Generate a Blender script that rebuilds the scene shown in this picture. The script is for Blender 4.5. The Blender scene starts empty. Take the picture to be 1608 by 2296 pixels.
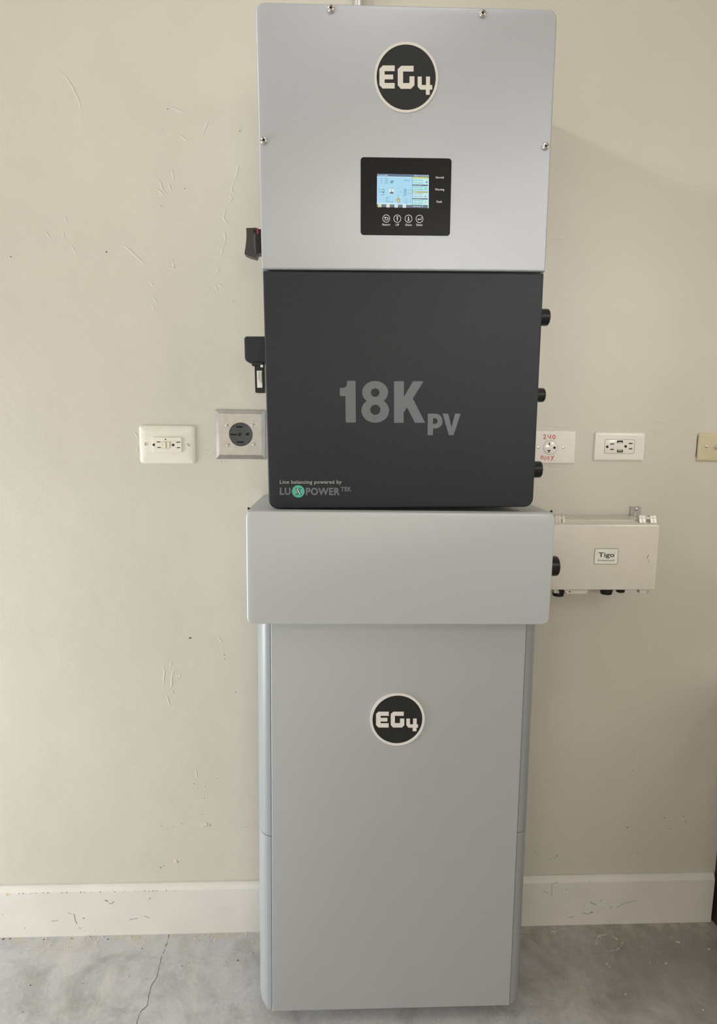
import bpy, bmesh, math, random
from mathutils import Vector, Matrix
from mathutils.geometry import tessellate_polygon

SC = bpy.context.scene
COL = SC.collection
random.seed(7)

# ------------------------------------------------------------------ camera
CAM_POS = Vector((-0.12736, -1.43219, 1.29749))
YAW, PITCH, ROLL, FPX = -0.040278, 0.136864, 0.010788, 1357.733
fwd = Vector((-math.sin(YAW) * math.cos(PITCH), math.cos(YAW) * math.cos(PITCH), -math.sin(PITCH)))
r0 = Vector((math.cos(YAW), math.sin(YAW), 0))
u0 = r0.cross(fwd)
CR = r0 * math.cos(ROLL) + u0 * math.sin(ROLL)
CU = u0 * math.cos(ROLL) - r0 * math.sin(ROLL)
cam = bpy.data.objects.new('camera', bpy.data.cameras.new('camera'))
COL.objects.link(cam)
cam.data.sensor_fit = 'VERTICAL'
cam.data.sensor_height = 36.0
cam.data.lens = 36.0 * FPX / 2296.0
cam.data.clip_start = 0.02
m3 = Matrix((CR, CU, -fwd)).transposed()
cam.matrix_world = Matrix.Translation(CAM_POS) @ m3.to_4x4()
SC.camera = cam

# ------------------------------------------------------------------ world, lights, exposure
SC.view_settings.view_transform = 'Standard'
SC.view_settings.look = 'None'
SC.view_settings.gamma = 1.0
SC.view_settings.exposure = 0.0
SC.view_settings.use_curve_mapping = False
world = bpy.data.worlds.new('daylight_sky')
SC.world = world
world.use_nodes = True
bg = world.node_tree.nodes['Background']
bg.inputs['Color'].default_value = (0.95, 0.97, 1.0, 1)
bg.inputs['Strength'].default_value = 0.16


def area(name, loc, target, sx, sy, watts, color, spread=180):
    d = bpy.data.lights.new(name, 'AREA')
    d.shape = 'RECTANGLE'
    d.size, d.size_y = sx, sy
    d.energy = watts
    d.color = color
    d.spread = math.radians(spread)
    o = bpy.data.objects.new(name, d)
    COL.objects.link(o)
    o.location = loc
    o.rotation_euler = (Vector(target) - Vector(loc)).to_track_quat('-Z', 'Y').to_euler()
    return o


# daylight: a low open door in the left wall close to this wall, a bigger opening behind left, windows behind and high right, ceiling lamps, plus added fill lights
area('side_door_daylight', (-2.95, -0.7, 0.5), (-0.6, -0.2, 0.5), 1.2, 1.0, 84, (0.97, 0.985, 1.0))
area('garage_door_daylight', (-2.0, -4.9, 1.1), (-0.6, -0.2, 0.9), 2.0, 2.0, 31, (1.0, 0.92, 0.74))
area('rear_window_daylight', (0.6, -4.9, 1.75), (0.45, 0, 1.6), 1.6, 1.1, 39, (1.0, 0.94, 0.82))
area('added_patch_beam', (0.9, -4.85, 1.9), (0.43, 0, 1.48), 0.4, 0.5, 0.38, (1.0, 1.0, 0.95), 13)  # added beam that brightens the wall patch right of the inverter
area('high_window_daylight', (1.75, -2.2, 2.2), (0.25, 0, 1.7), 0.5, 0.4, 3.0, (1.0, 0.98, 0.92), 120)
area('added_right_fill', (2.3, -0.9, 1.6), (0.5, 0, 1.5), 0.8, 0.8, 3.7, (1.0, 0.78, 0.64))  # fill light added to lift the right wall area at mid height
area('ceiling_spotlight', (-1.6, -1.3, 2.7), (0.7, 0, 1.85), 0.09, 0.09, 1.6, (1.0, 0.97, 0.9), 66)
area('ceiling_lamp', (0.1, -0.9, 2.7), (0.1, -0.9, 0), 0.5, 0.3, 2.0, (1.0, 0.98, 0.95))


# ------------------------------------------------------------------ pixel helpers (turn a point of the photo into a point on a known plane)
def ray(u, v):
    return fwd + CR * ((u - 804) / FPX) - CU * ((v - 1148) / FPX)


def at_y(u, v, y=0.0):
    d = ray(u, v)
    return CAM_POS + d * ((y - CAM_POS.y) / d.y)


def at_z(u, v, z=0.0):
    d = ray(u, v)
    return CAM_POS + d * ((z - CAM_POS.z) / d.z)


class Frame:
    """local axes of one thing: x right, y towards the wall, z up"""
    def __init__(self, origin, lean=0.0, roll=0.0):
        up = Vector((roll, lean, 1)).normalized()
        right = Vector((1, 0, -roll))
        right = (right - up * right.dot(up)).normalized()
        back = up.cross(right)
        m = Matrix((right, back, up)).transposed().to_4x4()
        self.m = Matrix.Translation(Vector(origin)) @ m
        self.i = self.m.inverted()

    def px(self, u, v, y=0.0):
        c = self.i @ CAM_POS
        d = self.i.to_3x3() @ ray(u, v)
        p = c + d * ((y - c.y) / d.y)
        return (p.x, p.z)

    def crop(self, x0, y0, s, y=0.0):
        return lambda a, b: self.px(x0 + a / s, y0 + b / s, y)


# ------------------------------------------------------------------ materials
def mat(name, color, rough=0.5, metal=0.0, noise=0.0, nscale=40.0, bump=0.0, bscale=300.0, color2=None, spec=0.5, coat=0.0, bdist=0.0004):
    m = bpy.data.materials.new(name)
    m.use_nodes = True
    nt = m.node_tree
    b = nt.nodes['Principled BSDF']
    b.inputs['Roughness'].default_value = rough
    b.inputs['Metallic'].default_value = metal
    b.inputs['Specular IOR Level'].default_value = spec
    b.inputs['Coat Weight'].default_value = coat
    tc = nt.nodes.new('ShaderNodeTexCoord')
    n = nt.nodes.new('ShaderNodeTexNoise')
    n.inputs['Scale'].default_value = nscale
    n.inputs['Detail'].default_value = 4
    nt.links.new(tc.outputs['Object'], n.inputs['Vector'])
    mx = nt.nodes.new('ShaderNodeMix')
    mx.data_type = 'RGBA'
    c2 = color2 or tuple(c * (1 - noise) for c in color)
    mx.inputs['A'].default_value = (*color, 1)
    mx.inputs['B'].default_value = (*c2, 1)
    mr = nt.nodes.new('ShaderNodeMapRange')
    mr.inputs['From Min'].default_value = 0.35
    mr.inputs['From Max'].default_value = 0.65
    nt.links.new(n.outputs['Fac'], mr.inputs['Value'])
    nt.links.new(mr.outputs['Result'], mx.inputs['Factor'])
    nt.links.new(mx.outputs['Result'], b.inputs['Base Color'])
    if bump > 0:
        n2 = nt.nodes.new('ShaderNodeTexNoise')
        n2.inputs['Scale'].default_value = bscale
        n2.inputs['Detail'].default_value = 3
        nt.links.new(tc.outputs['Object'], n2.inputs['Vector'])
        bp = nt.nodes.new('ShaderNodeBump')
        bp.inputs['Strength'].default_value = bump
        bp.inputs['Distance'].default_value = bdist
        nt.links.new(n2.outputs['Fac'], bp.inputs['Height'])
        nt.links.new(bp.outputs['Normal'], b.inputs['Normal'])
    return m


def wall_material():
    m = mat('beige_wall_paint', (0.565, 0.54, 0.475), 0.55, noise=0.05, nscale=3.0, spec=0.3)
    nt = m.node_tree
    b = nt.nodes['Principled BSDF']
    tc = nt.nodes.new('ShaderNodeTexCoord')
    a = nt.nodes.new('ShaderNodeTexNoise'); a.inputs['Scale'].default_value = 9; a.inputs['Detail'].default_value = 6
    f = nt.nodes.new('ShaderNodeTexNoise'); f.inputs['Scale'].default_value = 220; f.inputs['Detail'].default_value = 2
    for n in (a, f):
        nt.links.new(tc.outputs['Object'], n.inputs['Vector'])
    b1 = nt.nodes.new('ShaderNodeBump'); b1.inputs['Strength'].default_value = 0.35; b1.inputs['Distance'].default_value = 0.006
    b2 = nt.nodes.new('ShaderNodeBump'); b2.inputs['Strength'].default_value = 0.25; b2.inputs['Distance'].default_value = 0.0006
    nt.links.new(a.outputs['Fac'], b1.inputs['Height'])
    nt.links.new(f.outputs['Fac'], b2.inputs['Height'])
    nt.links.new(b1.outputs['Normal'], b2.inputs['Normal'])
    nt.links.new(b2.outputs['Normal'], b.inputs['Normal'])
    return m


def concrete_material():
    m = bpy.data.materials.new('stained_concrete')
    m.use_nodes = True
    nt = m.node_tree
    b = nt.nodes['Principled BSDF']
    tc = nt.nodes.new('ShaderNodeTexCoord')

    def noise(scale, detail, rough=0.6, dist=0.0, stretch=None):
        n = nt.nodes.new('ShaderNodeTexNoise')
        n.inputs['Scale'].default_value = scale
        n.inputs['Detail'].default_value = detail
        n.inputs['Roughness'].default_value = rough
        n.inputs['Distortion'].default_value = dist
        if stretch:
            mp = nt.nodes.new('ShaderNodeMapping')
            mp.inputs['Scale'].default_value = stretch
            mp.inputs['Rotation'].default_value = (0, 0, 0.5)
            nt.links.new(tc.outputs['Object'], mp.inputs['Vector'])
            nt.links.new(mp.outputs['Vector'], n.inputs['Vector'])
        else:
            nt.links.new(tc.outputs['Object'], n.inputs['Vector'])
        return n.outputs['Fac']

    def rng(v, a, bb, lo=0.0, hi=1.0):
        r = nt.nodes.new('ShaderNodeMapRange')
        r.inputs['From Min'].default_value = a
        r.inputs['From Max'].default_value = bb
        r.inputs['To Min'].default_value = lo
        r.inputs['To Max'].default_value = hi
        nt.links.new(v, r.inputs['Value'])
        return r.outputs['Result']

    def mix(fac, A, B):
        x = nt.nodes.new('ShaderNodeMix'); x.data_type = 'RGBA'
        nt.links.new(fac, x.inputs['Factor'])
        for s, k in ((A, 'A'), (B, 'B')):
            if isinstance(s, tuple):
                x.inputs[k].default_value = (*s, 1)
            else:
                nt.links.new(s, x.inputs[k])
        return x.outputs['Result']
    base = mix(rng(noise(5, 6), 0.35, 0.65), (0.52, 0.53, 0.565), (0.38, 0.385, 0.395))
    fine = mix(rng(noise(38, 8, 0.9), 0.44, 0.56, 0, 0.6), base, (0.56, 0.55, 0.53))
    scr = mix(rng(noise(16, 6, 0.75, 0.8, (1.0, 0.32, 1.0)), 0.52, 0.66, 0, 0.7), fine, (0.58, 0.56, 0.52))
    spot = mix(rng(noise(180, 3, 0.8), 0.60, 0.70, 0, 0.7), scr, (0.68, 0.65, 0.6))
    dark = mix(rng(noise(7, 7, 0.75, 0.6), 0.48, 0.66, 0, 0.6), spot, (0.25, 0.24, 0.22))
    # oil-and-dirt stain plus painted-in shade over the right corner, with a ragged rim
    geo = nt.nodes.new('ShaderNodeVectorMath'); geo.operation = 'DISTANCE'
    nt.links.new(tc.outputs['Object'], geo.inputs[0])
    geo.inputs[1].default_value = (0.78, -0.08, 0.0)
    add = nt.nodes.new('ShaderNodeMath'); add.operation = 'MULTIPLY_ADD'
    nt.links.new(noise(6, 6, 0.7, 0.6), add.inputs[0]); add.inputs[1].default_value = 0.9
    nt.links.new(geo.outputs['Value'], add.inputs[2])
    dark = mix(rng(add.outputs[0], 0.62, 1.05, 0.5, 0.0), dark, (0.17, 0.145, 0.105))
    # crumbly tan strip of old mortar along the foot of the wall
    sep = nt.nodes.new('ShaderNodeSeparateXYZ')
    nt.links.new(tc.outputs['Object'], sep.inputs['Vector'])
    strip = rng(sep.outputs['Y'], -0.09, -0.02)
    mul = nt.nodes.new('ShaderNodeMath'); mul.operation = 'MULTIPLY'
    nt.links.new(strip, mul.inputs[0])
    nt.links.new(rng(noise(28, 5, 0.7), 0.46, 0.62, 0, 0.75), mul.inputs[1])
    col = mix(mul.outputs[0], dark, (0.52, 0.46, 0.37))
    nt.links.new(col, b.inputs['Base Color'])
    nt.links.new(rng(noise(9, 4), 0.3, 0.7, 0.42, 0.68), b.inputs['Roughness'])
    bp = nt.nodes.new('ShaderNodeBump'); bp.inputs['Strength'].default_value = 0.4; bp.inputs['Distance'].default_value = 0.0012
    nt.links.new(noise(120, 5, 0.7), bp.inputs['Height'])
    nt.links.new(bp.outputs['Normal'], b.inputs['Normal'])
    return m


M = {
    'wall': wall_material(),
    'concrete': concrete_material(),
    'ceiling': mat('ceiling_paint', (0.70, 0.68, 0.63), 0.8, noise=0.03),
    'base': mat('white_baseboard_paint', (0.67, 0.65, 0.615), 0.38, noise=0.05, nscale=9, bump=0.15, bscale=60, bdist=0.0008),
    'silver': mat('silver_powder_coat', (0.435, 0.45, 0.485), 0.42, 0.35, noise=0.14, nscale=900, bump=0.2, bscale=1200, bdist=0.0002),
    'char': mat('charcoal_powder_coat', (0.018, 0.021, 0.028), 0.5, 0.0, spec=0.35, noise=0.35, nscale=700, bump=0.35, bscale=900, bdist=0.0003),
    'lgrey': mat('light_grey_powder_coat', (0.48, 0.50, 0.515), 0.45, 0.15, noise=0.04, nscale=600, bump=0.15, bscale=900, bdist=0.0002),
    'bgrey': mat('cabinet_grey_powder_coat', (0.435, 0.45, 0.47), 0.5, 0.1, noise=0.10, nscale=700, bump=0.3, bscale=800, bdist=0.0003),
    'side': mat('pale_blue_grey_plastic', (0.295, 0.315, 0.335), 0.38, 0.0, noise=0.06, nscale=500),
    'chrome': mat('chrome', (0.75, 0.73, 0.70), 0.16, 1.0, noise=0.05),
    'steel': mat('brushed_steel', (0.50, 0.485, 0.475), 0.34, 1.0, noise=0.12, nscale=60, bump=0.1, bscale=400),
    'galv': mat('galvanised_conduit', (0.60, 0.60, 0.60), 0.35, 0.85, noise=0.1),
    'black': mat('black_plastic', (0.011, 0.011, 0.012), 0.32, spec=0.35, noise=0.2),
    'bbrown': mat('dark_brown_black_plastic', (0.032, 0.027, 0.025), 0.42, noise=0.2),
    'blkglass': mat('black_display_glass', (0.009, 0.009, 0.010), 0.3, noise=0.25, nscale=300, spec=0.2),
    'dgrey': mat('grey_black_phenolic', (0.055, 0.057, 0.06), 0.5, noise=0.3, nscale=200),
    'hole': mat('dark_slot', (0.006, 0.006, 0.006), 0.8, noise=0.1),
    'red': mat('red_plastic', (0.35, 0.02, 0.02), 0.4, noise=0.1),
    'redink': mat('red_marker_ink', (0.52, 0.06, 0.02), 0.6, noise=0.2, nscale=300),
    'ivory': mat('cream_white_plastic', (0.70, 0.69, 0.61), 0.32, noise=0.03),
    'recept': mat('warm_white_receptacle', (0.72, 0.68, 0.61), 0.35, noise=0.03),
    'white': mat('glossy_white_plastic', (0.74, 0.71, 0.67), 0.14, noise=0.02, coat=0.3),
    'almond': mat('almond_plastic', (0.56, 0.49, 0.34), 0.35, noise=0.05),
    'beigebox': mat('beige_enclosure_plastic', (0.64, 0.60, 0.54), 0.22, noise=0.03, coat=0.15),
    'embdisc': mat('emblem_black', (0.016, 0.017, 0.017), 0.55, spec=0.3, noise=0.25, nscale=500),
    'embsilver': mat('emblem_satin_silver', (0.66, 0.63, 0.58), 0.3, 0.25, noise=0.03),
    'embwhite': mat('emblem_white_silver', (0.76, 0.73, 0.71), 0.3, 0.15, noise=0.03),
    'print': mat('grey_print', (0.135, 0.142, 0.160), 0.5, noise=0.08, nscale=400),
    'printlight': mat('light_grey_print', (0.30, 0.30, 0.31), 0.5, noise=0.08),
    'teal': mat('teal_print', (0.07, 0.42, 0.31), 0.45, noise=0.04),
    'whiteprint': mat('white_print', (0.72, 0.72, 0.72), 0.5, noise=0.03),
    'paper': mat('white_sticker', (0.72, 0.71, 0.66), 0.45, noise=0.03),
    'ink': mat('black_ink', (0.015, 0.015, 0.02), 0.5, noise=0.1),
    'olive': mat('olive_green_ink', (0.17, 0.19, 0.10), 0.5, noise=0.1),
    'wood': mat('dark_brown_stained_wood', (0.055, 0.022, 0.012), 0.5, noise=0.4, nscale=18),
    'crack': mat('crack_shadow_dirt', (0.05, 0.047, 0.043), 0.9, noise=0.2),
    'scuff': mat('grey_scuff', (0.30, 0.28, 0.25), 0.7, noise=0.3, nscale=300),
    'speck': mat('dark_dirt_speck', (0.10, 0.08, 0.06), 0.8, noise=0.3),
    'gypsum': mat('exposed_gypsum', (0.72, 0.62, 0.47), 0.9, noise=0.35, nscale=200),
    'pad': mat('rubber_foot', (0.02, 0.02, 0.02), 0.7, noise=0.2),
    'crumb': mat('pale_paint_spatter', (0.60, 0.58, 0.54), 0.8, noise=0.2),
}
# the lit screen: colours per face, given off as light
ms = bpy.data.materials.new('lit_colour_screen')
ms.use_nodes = True
_b = ms.node_tree.nodes['Principled BSDF']
_a = ms.node_tree.nodes.new('ShaderNodeAttribute')
_a.attribute_name = 'Col'
ms.node_tree.links.new(_a.outputs['Color'], _b.inputs['Emission Color'])
_b.inputs['Emission Strength'].default_value = 0.92
_b.inputs['Base Color'].default_value = (0.01, 0.01, 0.01, 1)
_b.inputs['Roughness'].default_value = 0.3
M['screen'] = ms


# ------------------------------------------------------------------ object helpers
def link(name, me, m, parent=None, smooth=None, label=None):
    if m is not None:
        me.materials.clear()
        me.materials.append(M[m])
    o = bpy.data.objects.new(name, me)
    COL.objects.link(o)
    if parent is not None:
        o.parent = parent
    if smooth is not None:
        me.shade_smooth()
        me.set_sharp_from_angle(angle=math.radians(smooth))
    if label:
        o['label'] = label
    return o


def mesh(name, verts, faces):
    me = bpy.data.meshes.new(name)
    me.from_pydata([tuple(v) for v in verts], [], faces)
    bm = bmesh.new()
    bm.from_mesh(me)
    bmesh.ops.recalc_face_normals(bm, faces=bm.faces)
    bm.to_mesh(me)
    bm.free()
    me.update()
    return me


def thing(name, label, cat, frame):
    o = bpy.data.objects.new(name, None)
    o.empty_display_size = 0.05
    COL.objects.link(o)
    o.matrix_world = frame.m
    o['label'] = label
    o['category'] = cat
    return o


def struct(o):
    o['kind'] = 'structure'
    return o


def rr(x0, x1, z0, z1, r, inset=0.0, n=6):
    """rounded rectangle, r = radius or (tl,tr,br,bl)"""
    if not isinstance(r, (tuple, list)):
        r = (r,) * 4
    x0 += inset; x1 -= inset; z0 += inset; z1 -= inset
    rt = [max(q - inset, 0.00025) for q in r]
    out = []
    for (cx, cz, a0, q) in ((x0 + rt[0], z1 - rt[0], 180, rt[0]), (x1 - rt[1], z1 - rt[1], 90, rt[1]),
                            (x1 - rt[2], z0 + rt[2], 0, rt[2]), (x0 + rt[3], z0 + rt[3], -90, rt[3])):
        for i in range(n + 1):
            a = math.radians(a0 - 90.0 * i / n)
            out.append((cx + q * math.cos(a), cz + q * math.sin(a)))
    return out


def loft(name, loops):
    """loops of (x, y, z) rings with equal counts, capped at both ends"""
    n = len(loops[0])
    v = [p for l in loops for p in l]
    f = []
    for k in range(len(loops) - 1):
        for i in range(n):
            j = (i + 1) % n
            f.append((k * n + i, k * n + j, (k + 1) * n + j, (k + 1) * n + i))
    f.append(tuple(range(n)))
    f.append(tuple((len(loops) - 1) * n + i for i in range(n)))
    return mesh(name, v, f)


def slab(name, x0, x1, z0, z1, r, profile, n=6):
    """plate in the x-z plane; profile = [(inset, y), ...] from back to front"""
    return loft(name, [[(x, y, z) for x, z in rr(x0, x1, z0, z1, r, ins, n)] for ins, y in profile])


def prism(name, loops, y0, y1):
    """outline (first loop) with holes, as 2D (x,z), extruded from y0 (front) to y1"""
    fl = [Vector((x, z, 0)) for l in loops for x, z in l]
    tri = tessellate_polygon([[Vector((x, z, 0)) for x, z in l] for l in loops])
    n = len(fl)
    v = [(p.x, y0, p.y) for p in fl] + [(p.x, y1, p.y) for p in fl]
    f = [tuple(t) for t in tri] + [tuple(i + n for i in reversed(t)) for t in tri]
    s = 0
    for l in loops:
        k = len(l)
        for i in range(k):
            a, b = s + i, s + (i + 1) % k
            f.append((a, b, b + n, a + n))
        s += k
    return mesh(name, v, f)


def box(name, x0, x1, y0, y1, z0, z1, bev=0.0):
    me = mesh(name, [(x, y, z) for x in (x0, x1) for y in (y0, y1) for z in (z0, z1)],
              [(0, 1, 3, 2), (4, 6, 7, 5), (0, 4, 5, 1), (2, 3, 7, 6), (0, 2, 6, 4), (1, 5, 7, 3)])
    if bev:
        bm = bmesh.new(); bm.from_mesh(me)
        bmesh.ops.bevel(bm, geom=list(bm.edges), offset=bev, segments=2, affect='EDGES', profile=0.5)
        bm.to_mesh(me); bm.free()
    return me


def lathe(name, prof, axis, c, n=24):
    """prof = [(r, h)...] turned about an axis ('x','y','z') through c"""
    loops = []
    for r, h in prof:
        l = []
        for i in range(n):
            a = 2 * math.pi * i / n
            p, q = r * math.cos(a), r * math.sin(a)
            l.append({'x': (c[0] + h, c[1] + p, c[2] + q), 'y': (c[0] + p, c[1] + h, c[2] + q), 'z': (c[0] + p, c[1] + q, c[2] + h)}[axis])
        loops.append(l)
    return loft(name, loops)


def circ(cx, cz, rx, rz=None, n=40, a0=0, a1=360):
    rz = rz or rx
    full = abs(a1 - a0) >= 360
    k = n if full else n + 1
    return [(cx + rx * math.cos(math.radians(a0 + (a1 - a0) * i / n)), cz + rz * math.sin(math.radians(a0 + (a1 - a0) * i / n))) for i in range(k)]


def ribbon(name, lines, y0, y1, closed=False):
    """flat strokes: lines = [(pts, width)] in (x,z)"""
    v, f = [], []
    for pts, w in lines:
        pts = [Vector(p) for p in pts]
        base = len(v)
        for i, p in enumerate(pts):
            a = pts[max(i - 1, 0)]; b = pts[min(i + 1, len(pts) - 1)]
            d = (b - a)
            if d.length < 1e-9:
                d = Vector((1, 0))
            d.normalize()
            nn = Vector((-d.y, d.x)) * (w / 2)
            for q in (p + nn, p - nn):
                v.append((q.x, y0, q.y)); v.append((q.x, y1, q.y))
        for i in range(len(pts) - 1):
            a = base + 4 * i; b = a + 4
            f += [(a, b, b + 2, a + 2), (a + 1, a + 3, b + 3, b + 1), (a, a + 1, b + 1, b), (a + 2, b + 2, b + 3, a + 3)]
        e = base + 4 * (len(pts) - 1)
        f += [(base, base + 2, base + 3, base + 1), (e, e + 1, e + 3, e + 2)]
    return mesh(name, v, f)


_font_cache = {}


def glyphs(s, offset=0.0, spacing=1.0):
    key = (s, offset, spacing)
    if key not in _font_cache:
        cu = bpy.data.curves.new('t', 'FONT')
        cu.body = s
        cu.offset = offset
        cu.space_character = spacing
        cu.resolution_u = 3
        ob = bpy.data.objects.new('t', cu)
        COL.objects.link(ob)
        dg = bpy.context.evaluated_depsgraph_get()
        dg.update()
        me = bpy.data.meshes.new_from_object(ob.evaluated_get(dg))
        v = [(p.co.x, p.co.y) for p in me.vertices]
        f = [tuple(p.vertices) for p in me.polygons]
        bpy.data.objects.remove(ob)
        bpy.data.curves.remove(cu)
        bpy.data.meshes.remove(me)
        _font_cache[key] = (v, f)
    return _font_cache[key]


def text2d(s, x0, x1, z0, z1, offset=0.0, spacing=1.0):
    v, f = glyphs(s, offset, spacing)
    ax, bx = min(p[0] for p in v), max(p[0] for p in v)
    az, bz = min(p[1] for p in v), max(p[1] for p in v)
    return [(x0 + (p[0] - ax) / (bx - ax) * (x1 - x0), z0 + (p[1] - az) / (bz - az) * (z1 - z0)) for p in v], f


def text_mesh(name, s, c, bbox, y0, y1, offset=0.0, spacing=1.0):
    """lettering in the crop-pixel box (left, top, right, bottom) mapped through c, with thickness"""
    l, t, r, b = bbox
    p0, p1, p2, p3 = c(l, b), c(r, b), c(l, t), c(r, t)
    v2, f = text2d(s, 0, 1, 0, 1, offset, spacing)
    w = []
    for a, q in v2:
        x = (p0[0] * (1 - a) + p1[0] * a) * (1 - q) + (p2[0] * (1 - a) + p3[0] * a) * q
        z = (p0[1] * (1 - a) + p1[1] * a) * (1 - q) + (p2[1] * (1 - a) + p3[1] * a) * q
        w.append((x, z))
    n = len(w)
    v = [(x, y0, z) for x, z in w] + [(x, y1, z) for x, z in w]
    edges = {}
    for p in f:
        for i in range(len(p)):
            e = (p[i], p[(i + 1) % len(p)])
            edges[tuple(sorted(e))] = edges.get(tuple(sorted(e)), 0) + 1
    ff = list(f) + [tuple(i + n for i in reversed(p)) for p in f]
    ff += [(a, b_, b_ + n, a + n) for (a, b_), k in edges.items() if k == 1]
    return mesh(name, v, ff)


def lerp_poly(c, pts):
    return [c(a, b) for a, b in pts]


# ================================================================== the setting
XL, XR, YF, ZC = -3.0, 2.4, -5.0, 2.75
wall = struct(link('wall_back', box('wall_back', XL - 0.12, XR + 0.12, 0, 0.12, -0.1, ZC + 0.1), 'wall'))
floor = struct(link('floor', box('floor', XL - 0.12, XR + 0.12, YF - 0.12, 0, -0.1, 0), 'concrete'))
struct(link('ceiling', box('ceiling', XL - 0.12, XR + 0.12, YF - 0.12, 0, ZC, ZC + 0.1), 'ceiling'))


def wall_with_opening(name, axis, pos, a0, a1, o0, o1, z0, z1):
    """wall slab of 12 cm with one rectangular opening"""
    parts = [(a0, o0, 0, ZC), (o1, a1, 0, ZC), (o0, o1, 0, z0), (o0, o1, z1, ZC)]
    v, f = [], []
    for p0, p1, q0, q1 in parts:
        if p1 - p0 < 1e-4 or q1 - q0 < 1e-4:
            continue
        b = len(v)
        for a in (p0, p1):
            for t in pos:
                for z in (q0, q1):
                    v.append((t, a, z) if axis == 'x' else (a, t, z))
        f += [tuple(b + i for i in q) for q in ((0, 1, 3, 2), (4, 6, 7, 5), (0, 4, 5, 1), (2, 3, 7, 6), (0, 2, 6, 4), (1, 5, 7, 3))]
    return struct(link(name, mesh(name, v, f), 'wall'))


wall_with_opening('wall_left', 'x', (XL - 0.12, XL), YF, 0, -1.3, -0.1, 0, 1.0)
wall_with_opening('wall_right', 'x', (XR, XR + 0.12), YF, 0, -1.3, -0.5, 1.2, 2.0)
wall_with_opening('wall_front', 'y', (YF - 0.12, YF), XL, XR, -0.2, 1.4, 1.2, 2.3)

# skim-coat ridges left by the trowel: low relief on the wall, far too fine to pick apart
T = lambda x0, y0, s, pts: [at_y(x0 + a / s, y0 + b / s) for a, b in pts]
RIDGES = [
    (0, 0, 2.68, [
        [(335, 400), (400, 465), (440, 530), (480, 625), (497, 720)], [(1010, 640), (1060, 655), (1120, 680)],
        [(1255, 720), (1235, 770), (1210, 830)], [(930, 1060), (965, 1100), (975, 1140), (1000, 1165)], [(1035, 1010), (1045, 1090)],
        [(1430, 980), (1425, 1040), (1405, 1100)], [(1405, 1100), (1390, 1150), (1410, 1160)], [(1385, 1170), (1395, 1195), (1380, 1220)],
        [(1360, 1250), (1345, 1310), (1370, 1355)], [(1345, 1385), (1355, 1430), (1345, 1470)], [(1345, 1470), (1328, 1540)],
        [(1320, 1600), (1300, 1650)], [(1290, 1710), (1308, 1750)], [(1310, 1705), (1335, 1720)], [(700, 1460), (760, 1485), (810, 1530), (860, 1575), (880, 1605)],
        [(1035, 1550), (1040, 1585), (1050, 1615), (1010, 1600)], [(905, 1690), (925, 1730)], [(920, 1780), (945, 1820)], [(915, 1830), (930, 1870)],
        [(390, 1300), (400, 1340)], [(380, 1390), (385, 1430)], [(1070, 805), (1130, 850)], [(980, 770), (965, 795)], [(430, 1470), (460, 1530)],
        [(940, 1130), (990, 1180)], [(1010, 1100), (1030, 1150)], [(960, 1235), (972, 1245)], [(270, 1390), (300, 1430)]]),
    (320, 1400, 4.1, [
        [(190, 360), (200, 450), (190, 575)], [(265, 345), (255, 385)], [(290, 400), (265, 500), (270, 555), (235, 605)],
        [(287, 488), (335, 503), (347, 460)], [(265, 600), (290, 640)], [(220, 640), (235, 700), (252, 748)], [(690, 105), (740, 180)],
        [(490, 1330), (500, 1420)], [(455, 1455), (470, 1475)]]),
    (1180, 1300, 3.28, [[(1150, 915), (1180, 930), (1195, 965), (1205, 1000)], [(140, 770), (185, 760)], [(160, 800), (190, 820)], [(1150, 1225), (1160, 1200)]]),
    (1180, 940, 3.757, [[(110, 50), (250, 62), (420, 75)], [(1000, 95), (1100, 100), (1180, 105)], [(1060, 5), (1090, 25), (1130, 15), (1170, 40)],
                        [(150, 385), (250, 398), (350, 410)], [(1005, 255), (1012, 285), (1003, 315)]]),
    (300, 900, 5.025, [[(5, 330), (50, 420)], [(30, 590), (52, 505)], [(720, 560), (800, 548), (900, 560)], [(1000, 75), (930, 72)], [(960, 665), (995, 690)], [(870, 590), (905, 560)]]),
    (1180, 0, 3.28, [[(160, 1765), (230, 1758), (310, 1768)]]),
]
v, f = [], []
for x0, y0, s, lines in RIDGES:
    for pts in lines:
        w = [Vector((p.x, p.z)) for p in T(x0, y0, s, pts)]
        # resample with a slight waver so the ridge looks trowelled
        fine = []
        for i in range(len(w) - 1):
            k = max(2, int((w[i + 1] - w[i]).length / 0.008))
            for j in range(k):
                fine.append(w[i].lerp(w[i + 1], j / k) + Vector((random.uniform(-1, 1), random.uniform(-1, 1))) * 0.0007)
        fine.append(w[-1])
        b0 = len(v)
        N = len(fine)
        for i, p in enumerate(fine):
            d = (fine[min(i + 1, N - 1)] - fine[max(i - 1, 0)]).normalized()
            n = Vector((-d.y, d.x))
            t = math.sin(math.pi * (i + 0.3) / (N - 0.4)) if N > 2 else 1
            hw = 0.0008 + 0.0012 * t
            for off, y in ((-hw * 1.6, 0.0003), (-0.0001, -0.0007 * t - 0.0001), (hw * 2.2, 0.0003)):
                q = p + n * off
                v.append((q.x, y, q.y))
        for i in range(N - 1):
            a, b = b0 + 3 * i, b0 + 3 * i + 3
            f += [(a, b, b + 1, a + 1), (a + 1, b + 1, b + 2, a + 2)]
o = link('plaster_ridges', mesh('plaster_ridges', v, f), 'wall', wall)
o['kind'] = 'stuff'


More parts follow.
